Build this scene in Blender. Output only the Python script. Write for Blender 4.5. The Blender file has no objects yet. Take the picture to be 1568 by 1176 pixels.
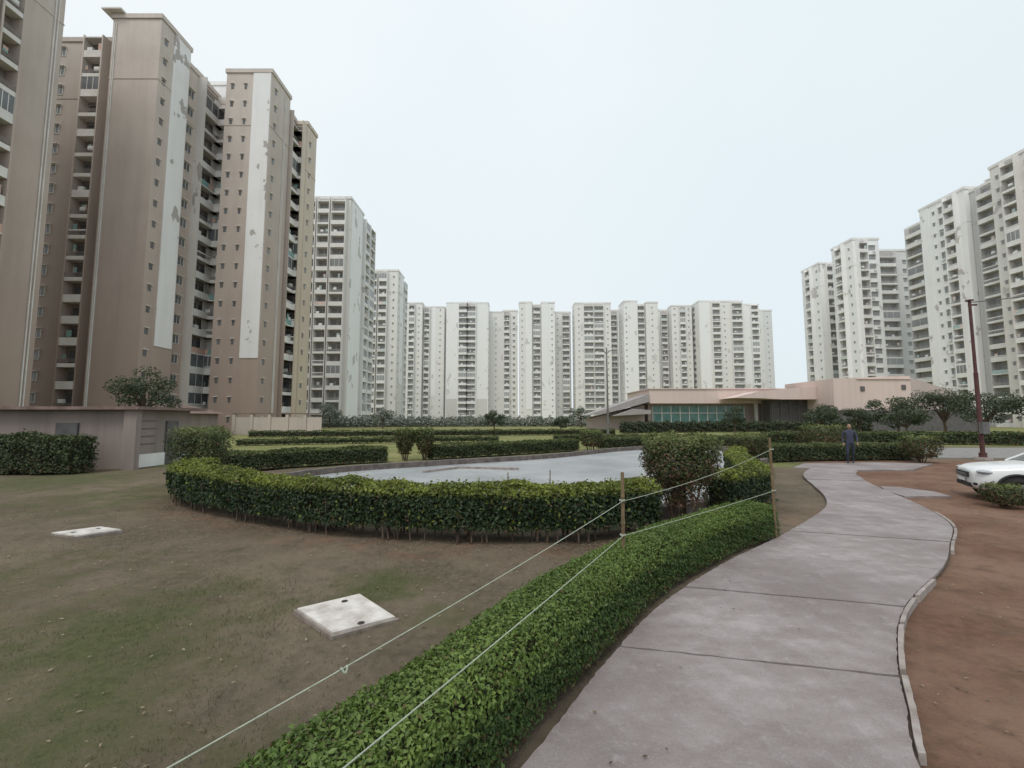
import bpy, bmesh, math, random
import numpy as np
from mathutils import Vector, Matrix
rng=np.random.default_rng(7); random.seed(7)
G=1.25
scene=bpy.context.scene
COL=scene.collection

# ------------------------------------------------------------ materials
def new_mat(name):
    m=bpy.data.materials.new(name); m.use_nodes=True
    nt=m.node_tree; b=nt.nodes['Principled BSDF']
    return m,nt,b
def c4(c): return (c[0],c[1],c[2],1)
def noise(nt,scale,detail=6,rough=.6,mscale=None):
    tc=nt.nodes.new('ShaderNodeTexCoord'); n=nt.nodes.new('ShaderNodeTexNoise')
    n.inputs['Scale'].default_value=scale; n.inputs['Detail'].default_value=detail; n.inputs['Roughness'].default_value=rough
    if mscale:
        mp=nt.nodes.new('ShaderNodeMapping'); mp.inputs['Scale'].default_value=mscale
        nt.links.new(tc.outputs['Object'],mp.inputs[0]); nt.links.new(mp.outputs[0],n.inputs['Vector'])
    else: nt.links.new(tc.outputs['Object'],n.inputs['Vector'])
    return n.outputs['Fac']
def maprange(nt,src,a,b,c=0.,d=1.):
    n=nt.nodes.new('ShaderNodeMapRange'); nt.links.new(src,n.inputs[0])
    for i,v in zip((1,2,3,4),(a,b,c,d)): n.inputs[i].default_value=v
    return n.outputs[0]
def mix(nt,f,a,b,mode='MIX'):
    n=nt.nodes.new('ShaderNodeMix'); n.data_type='RGBA'; n.blend_type=mode
    for sock,v in ((n.inputs[0],f),(n.inputs[6],a),(n.inputs[7],b)):
        if isinstance(v,bpy.types.NodeSocket): nt.links.new(v,sock)
        elif isinstance(v,(int,float)): sock.default_value=v
        else: sock.default_value=c4(v)
    return n.outputs[2]
def math_n(nt,op,a,b=None):
    n=nt.nodes.new('ShaderNodeMath'); n.operation=op
    for i,v in enumerate((a,b)):
        if v is None: continue
        if isinstance(v,bpy.types.NodeSocket): nt.links.new(v,n.inputs[i])
        else: n.inputs[i].default_value=v
    return n.outputs[0]
def bump(nt,b,src,strength=.3,dist=.02):
    n=nt.nodes.new('ShaderNodeBump'); n.inputs['Strength'].default_value=strength; n.inputs['Distance'].default_value=dist
    nt.links.new(src,n.inputs['Height']); nt.links.new(n.outputs[0],b.inputs['Normal'])
def nmat(name,c1,c2,scale=5,rough=.85,bmp=0,lo=.35,hi=.65,mscale=None,metal=0,spec=.3):
    m,nt,b=new_mat(name)
    f=noise(nt,scale,mscale=mscale)
    nt.links.new(mix(nt,maprange(nt,f,lo,hi),c1,c2),b.inputs['Base Color'])
    b.inputs['Roughness'].default_value=rough; b.inputs['Metallic'].default_value=metal
    b.inputs['Specular IOR Level'].default_value=spec
    if bmp: bump(nt,b,f,bmp)
    return m
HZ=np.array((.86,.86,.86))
def hz(c,h,t=HZ): return tuple(np.array(c)*(1-h)+t*h)  # haze is painted in: colours blend towards a pale tone by distance

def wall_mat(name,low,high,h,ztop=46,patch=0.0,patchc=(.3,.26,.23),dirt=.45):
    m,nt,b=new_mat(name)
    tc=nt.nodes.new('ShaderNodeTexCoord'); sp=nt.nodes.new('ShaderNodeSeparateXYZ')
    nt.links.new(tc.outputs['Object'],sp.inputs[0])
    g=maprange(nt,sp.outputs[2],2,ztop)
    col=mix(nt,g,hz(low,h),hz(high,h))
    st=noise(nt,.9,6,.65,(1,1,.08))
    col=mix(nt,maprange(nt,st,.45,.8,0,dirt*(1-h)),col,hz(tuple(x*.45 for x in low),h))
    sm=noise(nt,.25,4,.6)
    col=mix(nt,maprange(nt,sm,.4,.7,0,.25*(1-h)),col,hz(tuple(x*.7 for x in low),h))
    if patch>0:
        p=noise(nt,.42,5,.55,(1,1,.6))
        col=mix(nt,maprange(nt,p,.66-.05*patch,.675-.05*patch,0,.8),col,hz(patchc,h*.8))
    nt.links.new(col,b.inputs['Base Color']); b.inputs['Roughness'].default_value=.9
    b.inputs['Specular IOR Level'].default_value=.15
    return m

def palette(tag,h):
    P={}  # tower walls grade paler upward: paint tone plus haze painted into the colour
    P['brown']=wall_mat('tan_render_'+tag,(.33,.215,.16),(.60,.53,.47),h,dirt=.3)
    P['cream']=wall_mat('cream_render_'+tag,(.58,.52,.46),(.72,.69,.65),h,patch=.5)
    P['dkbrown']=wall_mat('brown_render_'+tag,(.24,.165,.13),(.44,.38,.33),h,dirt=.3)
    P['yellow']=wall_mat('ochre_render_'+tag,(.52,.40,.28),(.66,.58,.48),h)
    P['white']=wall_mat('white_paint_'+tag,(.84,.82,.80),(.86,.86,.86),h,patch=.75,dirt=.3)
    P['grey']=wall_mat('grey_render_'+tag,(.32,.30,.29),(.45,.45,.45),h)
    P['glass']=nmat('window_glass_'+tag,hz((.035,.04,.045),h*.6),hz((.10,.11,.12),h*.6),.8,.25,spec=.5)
    P['recess_shade']=nmat('balcony_shade_wall_'+tag,hz((.16,.13,.115),h*.66),hz((.28,.24,.21),h*.66),.7,.9)  # balcony recess shade painted as a darker back wall
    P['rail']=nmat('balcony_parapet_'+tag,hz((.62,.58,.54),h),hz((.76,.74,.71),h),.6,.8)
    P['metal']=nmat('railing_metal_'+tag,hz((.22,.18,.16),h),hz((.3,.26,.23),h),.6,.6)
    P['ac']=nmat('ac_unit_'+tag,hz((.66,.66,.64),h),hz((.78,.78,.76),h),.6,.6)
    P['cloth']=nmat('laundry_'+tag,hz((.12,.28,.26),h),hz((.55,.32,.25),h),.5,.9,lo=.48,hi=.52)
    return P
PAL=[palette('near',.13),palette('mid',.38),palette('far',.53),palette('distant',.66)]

# ------------------------------------------------------------ mesh builder
def link(o,parent=None):
    COL.objects.link(o)
    if parent: o.parent=parent
    return o
def empty(name):
    e=bpy.data.objects.new(name,None); e.empty_display_size=.5; return link(e)
BOXF=np.array([(0,1,3,2),(4,6,7,5),(0,4,5,1),(2,3,7,6),(0,2,6,4),(1,5,7,3)])
class Bld:
    def __init__(s,name,root=None): s.name=name; s.parts={}; s.root=root or empty(name)
    def _p(s,part): return s.parts.setdefault(part,dict(v=[],f=[],m=[],mats=[]))
    def _mi(s,p,mat):
        if mat not in p['mats']: p['mats'].append(mat)
        return p['mats'].index(mat)
    def add(s,part,mat,verts,faces):
        p=s._p(part); k=len(p['v']); mi=s._mi(p,mat)
        p['v'].extend([tuple(v) for v in verts])
        for f in faces: p['f'].append(tuple(int(i)+k for i in f)); p['m'].append(mi)
    def box(s,part,mat,x0,x1,y0,y1,z0,z1,fr=None):
        vs=[(x,y,z) for x in (x0,x1) for y in (y0,y1) for z in (z0,z1)]
        if fr:
            ox,oy,ux,uy,nx,ny=fr
            vs=[(ox+ux*x+nx*y,oy+uy*x+ny*y,z) for x,y,z in vs]
        s.add(part,mat,vs,BOXF)
    def prism(s,part,mat,pts,y0,y1):
        n=len(pts); vs=[(x,y0,z) for x,z in pts]+[(x,y1,z) for x,z in pts]
        fs=[tuple(range(n)),tuple(range(2*n-1,n-1,-1))]+[(i,i+n,(i+1)%n+n,(i+1)%n) for i in range(n)]
        s.add(part,mat,vs,fs)
    def done(s):
        for pn,p in s.parts.items():
            me=bpy.data.meshes.new(s.name+'_'+pn); me.from_pydata(p['v'],[],p['f'])
            for m in p['mats']: me.materials.append(m)
            me.polygons.foreach_set('material_index',p['m'])
            bm=bmesh.new(); bm.from_mesh(me); bmesh.ops.recalc_face_normals(bm,faces=bm.faces); bm.to_mesh(me); bm.free()
            o=bpy.data.objects.new(pn,me); link(o,s.root)
        return s.root
F=2.4
def window(B,P,fr,uc,z,w,h,near,sh=.3):
    B.box('windows',P['glass'],uc-w/2,uc+w/2,-.02,.03,z,z+h,fr)
    if near:
        t=.05
        for a,b,c,d in ((uc-w/2-t,uc-w/2,z-t,z+h+t),(uc+w/2,uc+w/2+t,z-t,z+h+t),(uc-w/2,uc+w/2,z-t,z),(uc-w/2,uc+w/2,z+h,z+h+t),(uc-.02,uc+.02,z,z+h)):
            B.box('window_frames',P['rail'],a,b,0,.06,c,d,fr)
    B.box('sunshades',P['rail'],uc-w/2-.1,uc+w/2+.1,0,sh,z+h+.1,z+h+.16,fr)
def facade(B,P,p0,p1,H,strips,near=1):
    dx,dy=p1[0]-p0[0],p1[1]-p0[1]; L=math.hypot(dx,dy); ux,uy=dx/L,dy/L
    fr=(p0[0],p0[1],ux,uy,uy,-ux)
    nf=int(H/F)
    for st in strips:
        a,b,t=st[0]*L,st[1]*L,st[2]; w=b-a; c=(a+b)/2
        if t=='win':
            for i in range(nf): window(B,P,fr,c,i*F+.95,min(.9,w*.55),.95,near)
        elif t=='slit':
            for i in range(nf): window(B,P,fr,c,i*F+1.1,min(.42,w*.5),.6,0,.2)
        elif t=='wide':
            for i in range(nf):
                window(B,P,fr,c,i*F+.8,min(1.9,w*.7),1.15,near)
                if random.random()<.45:
                    u=c+random.choice((-1,1))*min(.6,w*.2); B.box('ac_units',P['ac'],u-.3,u+.3,.05,.36,i*F+.28,i*F+.68,fr)
        elif t=='pipe':
            for u in (a,b):
                B.box('rainwater_pipes',P['rail'],u-.04,u+.04,.02,.10,0,H-.5,fr)
        elif t=='paint':
            z0=st[3] if len(st)>3 else 0
            z1=st[5] if len(st)>5 else H+.02
            B.box('painted_panel',P[st[4] if len(st)>4 else 'white'],a,b,0,.09,z0,z1,fr)
        elif t=='bal':
            D=1.05
            B.box('balcony_back',P['recess_shade'],a+.1,b-.1,-.02,.02,0,H-.3,fr)
            for e in (a,b): B.box('balcony_fins',P[st[3] if len(st)>3 else 'cream'],e-.07,e+.07,0,D+.02,0,H-.05,fr)
            for i in range(nf+1):
                z=i*F
                if z>H-.2: break
                B.box('balcony_slabs',P['rail'],a+.07,b-.07,0,D-.01,z-.08,z+.06,fr)
                if i==nf: break
                B.box('windows',P['glass'],a+w*.15,a+w*.5,.02,.05,z+.1,z+1.9,fr)
                if w>1.6: B.box('windows',P['glass'],a+w*.6,a+w*.88,.02,.05,z+.8,z+1.8,fr)
                r=random.random()
                if r<.42: B.box('balcony_parapets',P['rail'],a+.07,b-.07,D-.09,D-.02,z+.06,z+.78,fr)
                elif r<.52:
                    B.box('balcony_parapets',P['rail'],a+.07,b-.07,D-.09,D-.02,z+.06,z+.78,fr); B.box('balcony_glazing',P['glass'],a+.07,b-.07,D-.06,D-.04,z+.78,z+2.3,fr)
                    for q in np.linspace(a+.07,b-.07,4): B.box('balcony_glazing_frames',P['rail'],q-.03,q+.03,D-.08,D-.03,z+.78,z+2.3,fr)
                elif r<.6:
                    B.box('balcony_parapets',P['cloth'],a+.07,b-.07,D-.09,D-.02,z+.06,z+.78,fr)
                else:
                    B.box('balcony_parapets',P['rail'],a+.07,b-.07,D-.07,D-.02,z+.06,z+.35,fr)
                    for q in (.52,.66,.80): B.box('balcony_rails',P['metal'],a+.07,b-.07,D-.06,D-.03,z+q,z+q+.035,fr)
                if random.random()<.3:
                    u=random.uniform(a+.45,b-.45) if w>1 else c
                    B.box('ac_units',P['ac'],u-.3,u+.3,D-.45,D-.15,z+.8,z+1.25,fr)
                if random.random()<.3:
                    u=random.uniform(a+.2,b-.6) if w>1 else c-.2
                    B.box('laundry',P['cloth'],u,u+random.uniform(.3,.6),D-.2,D-.18,z+.9,z+random.uniform(1.3,1.8),fr)
                if random.random()<.12:
                    B.box('balcony_grilles',P['rail'],a+.07,b-.07,D-.05,D-.03,z+.85,z+1.0,fr)
def tower(name,blocks,pi):
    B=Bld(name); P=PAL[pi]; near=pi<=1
    for k in blocks:
        x0,x1,y0,y1,H,wm=k[:6]; faces=k[6]
        H=H+random.uniform(0,.08)
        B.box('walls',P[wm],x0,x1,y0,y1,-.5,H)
        e=.14
        B.box('parapet',P['rail'] if pi else P[wm],x0-e,x1+e,y0-e,y1+e,H+.01,H+.55)
        if pi<3 or random.random()<.6:
            for zz in ((H*.86,) if pi else (H*.845,)):
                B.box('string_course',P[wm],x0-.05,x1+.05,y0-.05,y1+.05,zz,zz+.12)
        if 'S' in faces: facade(B,P,(x0,y0),(x1,y0),H,faces['S'],near)
        if 'E' in faces: facade(B,P,(x1,y0),(x1,y1),H,faces['E'],near)
        if 'W' in faces: facade(B,P,(x0,y1),(x0,y0),H,faces['W'],near)
        if x1-x0>3.5 and y1-y0>3.5:
            cx=(x0+x1)/2+random.uniform(-.6,.6); cy=(y0+y1)/2+.5; hh=random.uniform(.9,1.7)
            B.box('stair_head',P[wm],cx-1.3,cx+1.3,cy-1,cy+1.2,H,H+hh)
            B.box('stair_head',P['rail'],cx-1.5,cx+1.5,cy-1.2,cy+1.4,H+hh+.01,H+hh+.15)
        if len(k)>7:
            B.box('roof_canopy',P['rail'],x0-.8,x0+1.4,y0-.7,y0+2.2,H+.56,H+.75)
    return B.done()
T='apartment_tower'
H=46.5
tower(T,[(-60,-43.2,20,38,H,'brown',{'E':[(.55,.68,'bal','brown'),(.70,.78,'bal','brown'),(.42,.50,'wide'),(.955,.97,'pipe')]}),
         ],0)
tower(T,[
 (-56,-45.2,46.8,60,H-.6,'dkbrown',{'S':[(.22,.34,'win'),(.60,.80,'bal','brown'),(.86,.95,'slit')]}),
 (-45.3,-39.8,44.8,49.2,H+.3,'brown',{'E':[(.04,.30,'slit'),(.42,.96,'paint',9.6)],'S':[(.05,.08,'pipe')]},1),
 (-45.2,-40.4,49.2,55.5,H-1.0,'brown',{'E':[(.05,.3,'win'),(.36,.92,'bal','cream')]}),
 (-42.2,-39.6,55.6,58.4,H+1.2,'white',{}),
 (-40.6,-36.6,55,60,H-2.0,'brown',{'S':[(.15,.9,'bal','cream')]}),
 (-37.2,-31.3,52,56.6,H,'brown',{'S':[(.08,.2,'slit'),(.38,.48,'slit'),(.60,.985,'paint',9)],'E':[(.12,.32,'slit'),(.7,.75,'pipe')]}),
 (-36,-31.9,56.6,61,H-1.4,'brown',{'E':[(.05,.8,'bal','brown')]}),
 (-35,-30.2,59.5,62.4,H-1.7,'yellow',{'S':[(.55,.97,'bal','yellow')],'E':[(.12,.5,'slit')]}),
 ],0)
tower(T,[
 (-43,-33.1,84,91.4,H,'cream',{'S':[(.10,.32,'bal','cream'),(.36,.60,'bal','cream'),(.64,.93,'bal','cream')],'E':[(.08,.9,'paint',0)]}),
 (-42,-33.6,91.4,99,H-.4,'cream',{'E':[(.08,.42,'bal','white'),(.5,.9,'bal','white')]}),
 (-44,-36,101,106,H-1,'cream',{'S':[(.6,.9,'wide')],'E':[(.2,.7,'win')]}),
 ],1)
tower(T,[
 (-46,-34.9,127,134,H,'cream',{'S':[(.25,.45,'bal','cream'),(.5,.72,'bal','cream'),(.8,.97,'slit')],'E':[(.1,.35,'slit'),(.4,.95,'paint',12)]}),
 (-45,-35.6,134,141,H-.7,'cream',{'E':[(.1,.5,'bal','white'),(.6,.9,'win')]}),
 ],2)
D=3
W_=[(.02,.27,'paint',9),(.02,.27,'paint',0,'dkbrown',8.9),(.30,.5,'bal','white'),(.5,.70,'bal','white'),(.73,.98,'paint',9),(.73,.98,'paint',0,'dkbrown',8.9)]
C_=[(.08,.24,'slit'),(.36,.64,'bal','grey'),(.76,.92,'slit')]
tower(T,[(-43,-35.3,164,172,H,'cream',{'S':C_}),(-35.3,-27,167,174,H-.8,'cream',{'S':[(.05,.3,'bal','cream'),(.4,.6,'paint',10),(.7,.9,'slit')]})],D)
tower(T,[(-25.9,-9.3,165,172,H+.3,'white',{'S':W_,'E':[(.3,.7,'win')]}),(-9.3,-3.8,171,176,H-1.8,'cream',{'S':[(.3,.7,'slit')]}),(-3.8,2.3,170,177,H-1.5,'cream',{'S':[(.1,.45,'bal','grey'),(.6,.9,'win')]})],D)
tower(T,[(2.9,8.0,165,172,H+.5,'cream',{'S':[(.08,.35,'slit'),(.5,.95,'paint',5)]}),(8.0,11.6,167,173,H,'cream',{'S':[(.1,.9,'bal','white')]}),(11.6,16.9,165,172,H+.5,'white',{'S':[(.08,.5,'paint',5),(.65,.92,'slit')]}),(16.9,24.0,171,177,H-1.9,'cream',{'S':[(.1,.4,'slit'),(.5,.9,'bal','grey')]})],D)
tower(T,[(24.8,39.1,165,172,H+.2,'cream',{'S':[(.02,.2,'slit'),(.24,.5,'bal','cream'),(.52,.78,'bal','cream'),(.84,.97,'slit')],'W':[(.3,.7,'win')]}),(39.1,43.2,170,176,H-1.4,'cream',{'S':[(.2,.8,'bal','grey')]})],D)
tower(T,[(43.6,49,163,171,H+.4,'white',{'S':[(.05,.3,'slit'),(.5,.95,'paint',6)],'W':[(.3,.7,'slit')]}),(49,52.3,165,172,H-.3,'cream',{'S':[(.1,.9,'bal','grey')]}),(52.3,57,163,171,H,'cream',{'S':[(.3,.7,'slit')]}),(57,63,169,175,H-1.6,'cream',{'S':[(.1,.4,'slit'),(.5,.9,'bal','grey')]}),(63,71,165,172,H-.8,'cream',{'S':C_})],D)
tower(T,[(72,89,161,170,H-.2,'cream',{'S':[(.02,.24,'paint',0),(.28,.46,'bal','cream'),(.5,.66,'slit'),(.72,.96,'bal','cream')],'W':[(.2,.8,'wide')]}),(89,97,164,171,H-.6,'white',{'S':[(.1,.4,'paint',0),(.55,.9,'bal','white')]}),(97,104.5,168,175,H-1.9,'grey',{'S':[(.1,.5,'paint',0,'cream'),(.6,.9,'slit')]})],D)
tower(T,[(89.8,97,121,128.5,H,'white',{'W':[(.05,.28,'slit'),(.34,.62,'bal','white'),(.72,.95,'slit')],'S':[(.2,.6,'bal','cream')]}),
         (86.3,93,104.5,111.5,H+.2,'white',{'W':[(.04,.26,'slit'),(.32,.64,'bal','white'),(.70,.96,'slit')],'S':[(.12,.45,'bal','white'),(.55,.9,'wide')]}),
         (93,106,108,118,H-1.4,'grey',{'S':[(.1,.5,'bal','grey'),(.6,.85,'win')]}),  # recessed front in shadow, its shade painted as grey wall
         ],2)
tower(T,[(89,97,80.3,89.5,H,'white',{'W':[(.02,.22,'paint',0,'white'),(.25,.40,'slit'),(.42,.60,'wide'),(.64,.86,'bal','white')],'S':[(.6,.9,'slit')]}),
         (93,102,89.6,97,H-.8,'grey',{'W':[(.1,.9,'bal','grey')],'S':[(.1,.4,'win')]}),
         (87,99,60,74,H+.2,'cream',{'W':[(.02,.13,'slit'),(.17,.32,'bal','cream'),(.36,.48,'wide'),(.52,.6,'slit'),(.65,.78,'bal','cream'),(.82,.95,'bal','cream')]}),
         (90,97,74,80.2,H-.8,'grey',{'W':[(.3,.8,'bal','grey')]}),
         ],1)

# ------------------------------------------------------------ polyline helpers
def catmull(pts,step=.1):
    P=np.array(pts,float); out=[]
    Q=np.vstack([2*P[0]-P[1],P,2*P[-1]-P[-2]])
    for i in range(1,len(Q)-2):
        n=max(2,int(np.linalg.norm(Q[i+1]-Q[i])/step))
        for t in np.linspace(0,1,n,endpoint=False):
            out.append(.5*((2*Q[i])+(-Q[i-1]+Q[i+1])*t+(2*Q[i-1]-5*Q[i]+4*Q[i+1]-Q[i+2])*t*t+(-Q[i-1]+3*Q[i]-3*Q[i+1]+Q[i+2])*t**3))
    out.append(P[-1]); return np.array(out)
def resample(P,n):
    d=np.r_[0,np.cumsum(np.linalg.norm(np.diff(P,axis=0),axis=1))]
    t=np.linspace(0,d[-1],n); return np.c_[[np.interp(t,d,P[:,k]) for k in range(P.shape[1])]].T, d[-1]

# ------------------------------------------------------------ ground
pathL=[(-1.1,.6),(-.45,1.4),(.05,2.08),(.567,2.85),(1.25,3.74),(2.33,4.79),(3.53,5.80),(4.6,6.75),(5.6,7.75),(6.34,8.8),(7.07,10.13),(8.1,12.0),(9.6,13.8)]
pathR=[(.75,.2),(1.45,1.35),(1.906,2.083),(2.15,2.406),(2.467,2.815),(3.018,3.40),(3.6,3.90),(4.55,4.59),(5.434,5.37),(6.41,6.30),(7.166,7.36),(7.9,8.8),(8.6,10.2),(9.6,12.0),(10.8,13.4)]
def axis(lo,hi,fine0,fine1,d):
    a=[fine0-(1.25**k-1)*d*4 for k in range(1,60)]; a=[x for x in a if x>lo][::-1]
    b=[fine1+(1.25**k-1)*d*4 for k in range(1,60)]; b=[x for x in b if x<hi]
    return np.array([lo]+a+list(np.arange(fine0,fine1+1e-6,d))+b+[hi])
gx=axis(-1500,1500,-14,16,.12); gy=axis(-300,2500,0,22,.12)
XX,YY=np.meshgrid(gx,gy)
def sm(a,b,x): t=np.clip((x-a)/(b-a),0,1); return t*t*(3-2*t)
PR=catmull(pathR,.1); PL=catmull(pathL,.1)
rx=np.interp(YY,PR[:,1],PR[:,0]); 
red=sm(-.6,.3,XX-rx)*(1-sm(15,18,YY))*(1-sm(20,30,XX))*np.where(YY<0,0,1)
red=red*(1-.35*np.exp(-((XX-4.6)**2+(YY-2.6)**2)/1.2))*(1-.35*np.exp(-((XX-9)**2+(YY-6)**2)/3))
red=np.maximum(red,.5*np.exp(-((XX-5.5)**2+(YY-6.3)**2)/6))
ring=np.array([(-6.7,8.2),(-4.9,6.9),(-3.2,6.05),(-1.9,5.6),(-.5,5.35),(.75,5.35),(2,5.7)])
RG=catmull(ring,.2)
near=(np.abs(XX)<16)&(YY<25)
dm=np.full(XX.shape,9.); 
for p in RG: dm=np.minimum(dm,np.hypot(XX-p[0],YY-p[1]))
red=np.maximum(red,.46*np.exp(-(dm/.6)**2))
green=np.zeros(XX.shape)
for (cx,cy,r,s_) in [(-3,3.3,1.5,.72),(-1.3,4.25,.6,.85),(-2.6,2.3,1.2,.75),(-.4,3.5,.7,.55),(-5.2,4.2,1.8,.5),(-8,9,3,.6),(-12,11,3,.75),(-9,6,1.6,.5),(-1.2,1.8,.8,.65),(.8,4.6,.6,.5),(-4,5,1.4,.35),(-6.5,7,1,.4),(-3.6,2.2,1.2,.6)]:
    green=np.maximum(green,s_*np.exp(-((XX-cx)**2+(YY-cy)**2)/r**2))
far=sm(12.5,15.5,YY)*(1-sm(9,12,XX)*(1-sm(22,26,YY)))
green=np.maximum(green,far*.95)
ZZ=-.012-.012*np.sin(XX*1.7+np.sin(YY*1.3))*np.cos(YY*1.9+XX*.4)
ZZ=np.where(near,ZZ,-.02)
ny,nx=XX.shape
V=np.c_[XX.ravel(),YY.ravel(),ZZ.ravel()]
idx=np.arange(nx*ny).reshape(ny,nx)
Fq=np.c_[idx[:-1,:-1].ravel(),idx[:-1,1:].ravel(),idx[1:,1:].ravel(),idx[1:,:-1].ravel()]
me=bpy.data.meshes.new('ground'); me.from_pydata(V.tolist(),[],Fq.tolist())
for nm,arr in (('red',red),('green',green),('far_lawn',far)):
    at=me.attributes.new(nm,'FLOAT','POINT'); at.data.foreach_set('value',arr.ravel().astype(np.float32))
me.polygons.foreach_set('use_smooth',[True]*len(me.polygons))
m,nt,b=new_mat('lawn_and_bare_soil')
def attr(nt,n):
    a=nt.nodes.new('ShaderNodeAttribute'); a.attribute_name=n; return a.outputs['Fac']
n1=noise(nt,2.2,8,.68); n2=noise(nt,14,8,.7); n3=noise(nt,70,4,.7); n4=noise(nt,.7,5,.6); n5=noise(nt,3.7,7,.7)
brown=mix(nt,maprange(nt,n2,.35,.65),(.165,.134,.098),(.098,.08,.058))
brown=mix(nt,maprange(nt,n4,.4,.62,0,.8),brown,(.20,.16,.118))
brown=mix(nt,maprange(nt,n5,.5,.68,0,.5),brown,(.075,.066,.048))
gr=mix(nt,maprange(nt,n2,.3,.7),(.06,.072,.03),(.125,.125,.06))
lawn=mix(nt,maprange(nt,n4,.35,.65),(.15,.165,.062),(.25,.24,.11))
gr=mix(nt,attr(nt,'far_lawn'),gr,lawn)
rd=mix(nt,maprange(nt,n2,.3,.7),(.205,.115,.08),(.125,.072,.05))
rd=mix(nt,maprange(nt,n4,.4,.6,0,.8),rd,(.25,.16,.115))
rd=mix(nt,maprange(nt,n5,.5,.66,0,.6),rd,(.105,.065,.046))
def fac(a): 
    s=math_n(nt,'ADD',attr(nt,a),math_n(nt,'MULTIPLY',math_n(nt,'SUBTRACT',n1,.5),1.5))
    s=math_n(nt,'ADD',s,math_n(nt,'MULTIPLY',math_n(nt,'SUBTRACT',n3,.5),.8))
    return maprange(nt,s,.34,.78)
col=mix(nt,fac('green'),brown,gr); col=mix(nt,fac('red'),col,rd)
col=mix(nt,maprange(nt,n3,.66,.72,0,.55),col,(.29,.25,.18))
col=mix(nt,maprange(nt,n3,.3,.36,.5,0),col,(.045,.037,.028))
nt.links.new(col,b.inputs['Base Color']); b.inputs['Roughness'].default_value=.95; b.inputs['Specular IOR Level'].default_value=.1
bump(nt,b,math_n(nt,'ADD',n2,math_n(nt,'MULTIPLY',n3,.5)),.8,.035)
me.materials.append(m); link(bpy.data.objects.new('ground',me))

# ------------------------------------------------------------ path
m_conc,nt,b=new_mat('path_concrete')
a=noise(nt,.9,7,.65); c=noise(nt,7,9,.72); d=noise(nt,110,4,.7); e2=noise(nt,2.6,6,.7,(1,2.2,1))
col=mix(nt,maprange(nt,a,.38,.62),(.205,.172,.17),(.355,.318,.315))
col=mix(nt,maprange(nt,e2,.46,.66,0,.6),col,(.18,.145,.138))
col=mix(nt,maprange(nt,c,.45,.62,0,.5),col,(.23,.19,.18))
col=mix(nt,maprange(nt,c,.34,.44,.4,0),col,(.42,.385,.38))
col=mix(nt,maprange(nt,d,.55,.72,0,.45),col,(.47,.435,.43))
col=mix(nt,maprange(nt,d,.3,.42,.5,0),col,(.12,.10,.098))
geo=nt.nodes.new('ShaderNodeNewGeometry')
col=mix(nt,maprange(nt,geo.outputs['Random Per Island'],0,1,0,.18),col,(.15,.13,.13))
nt.links.new(col,b.inputs['Base Color']); b.inputs['Roughness'].default_value=.8
bump(nt,b,math_n(nt,'ADD',c,math_n(nt,'MULTIPLY',d,.5)),.55,.015)
m_joint=nmat('path_joint_dirt',(.06,.045,.038),(.10,.078,.06),12,.95)
m_kerb=nmat('path_edge_kerb',(.38,.34,.32),(.24,.2,.18),6,.85,bmp=.3)
N=241
LL,_=resample(PL,N); RR,_=resample(PR,N)
for k in range(1,N-1): 
    RR[k]+= .006*np.array([math.sin(k*.17),math.cos(k*.23)])
road=Bld('footpath')
vs=[];fs=[]
for k in range(N):
    w=(RR[k]-LL[k]); w=w/np.linalg.norm(w); r=RR[k]-w*.02
    vs+= [(LL[k][0],LL[k][1],.012),(r[0],r[1],.012)]
for k in range(N-1): fs.append((2*k,2*k+1,2*k+3,2*k+2))
road.add('sub_base',m_joint,vs,fs)
joints=[0,20,43,62,83,104,126,148,170,193,216,240]
for j in range(len(joints)-1):
    k0,k1=joints[j],joints[j+1]
    nn=40
    ks=np.linspace(k0,k1,nn)
    ks[0]+=.13; ks[-1]-=.13
    L=np.c_[np.interp(ks,range(N),LL[:,0]),np.interp(ks,range(N),LL[:,1])]
    R=np.c_[np.interp(ks,range(N),RR[:,0]),np.interp(ks,range(N),RR[:,1])]
    w=R-L; w/=np.linalg.norm(w,axis=1)[:,None]
    L=L+w*(.012+rng.uniform(0,.012,(nn,1))); R=R-w*(.030+rng.uniform(0,.01,(nn,1)))
    M=18; z=.034+random.uniform(-.005,.005); tilt=random.uniform(-.003,.003)
    rows=[L+(R-L)*t for t in np.linspace(0,1,M)]
    dirv0=(L[1]-L[0])/np.linalg.norm(L[1]-L[0])
    vs=[];fs=[]
    for mi in range(M):
        r=rows[mi].copy(); r[0]+=dirv0*rng.uniform(-.004,.008); r[-1]-=dirv0*rng.uniform(-.004,.008)
        vs+=[(p[0],p[1],z+tilt*mi/M) for p in r]
    for mi in range(M-1):
        for i in range(nn-1): fs.append((mi*nn+i,(mi+1)*nn+i,(mi+1)*nn+i+1,mi*nn+i+1))
    loop=[mi*nn for mi in range(M)]+[(M-1)*nn+i for i in range(1,nn)]+[mi*nn+nn-1 for mi in range(M-2,-1,-1)]+[i for i in range(nn-2,0,-1)]
    k_=len(vs); vs+=[(vs[i][0],vs[i][1],0) for i in loop]
    for q in range(len(loop)): fs.append((loop[q],loop[(q+1)%len(loop)],k_+(q+1)%len(loop),k_+q))
    road.add('slabs',m_conc,vs,fs)
k=2
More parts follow.
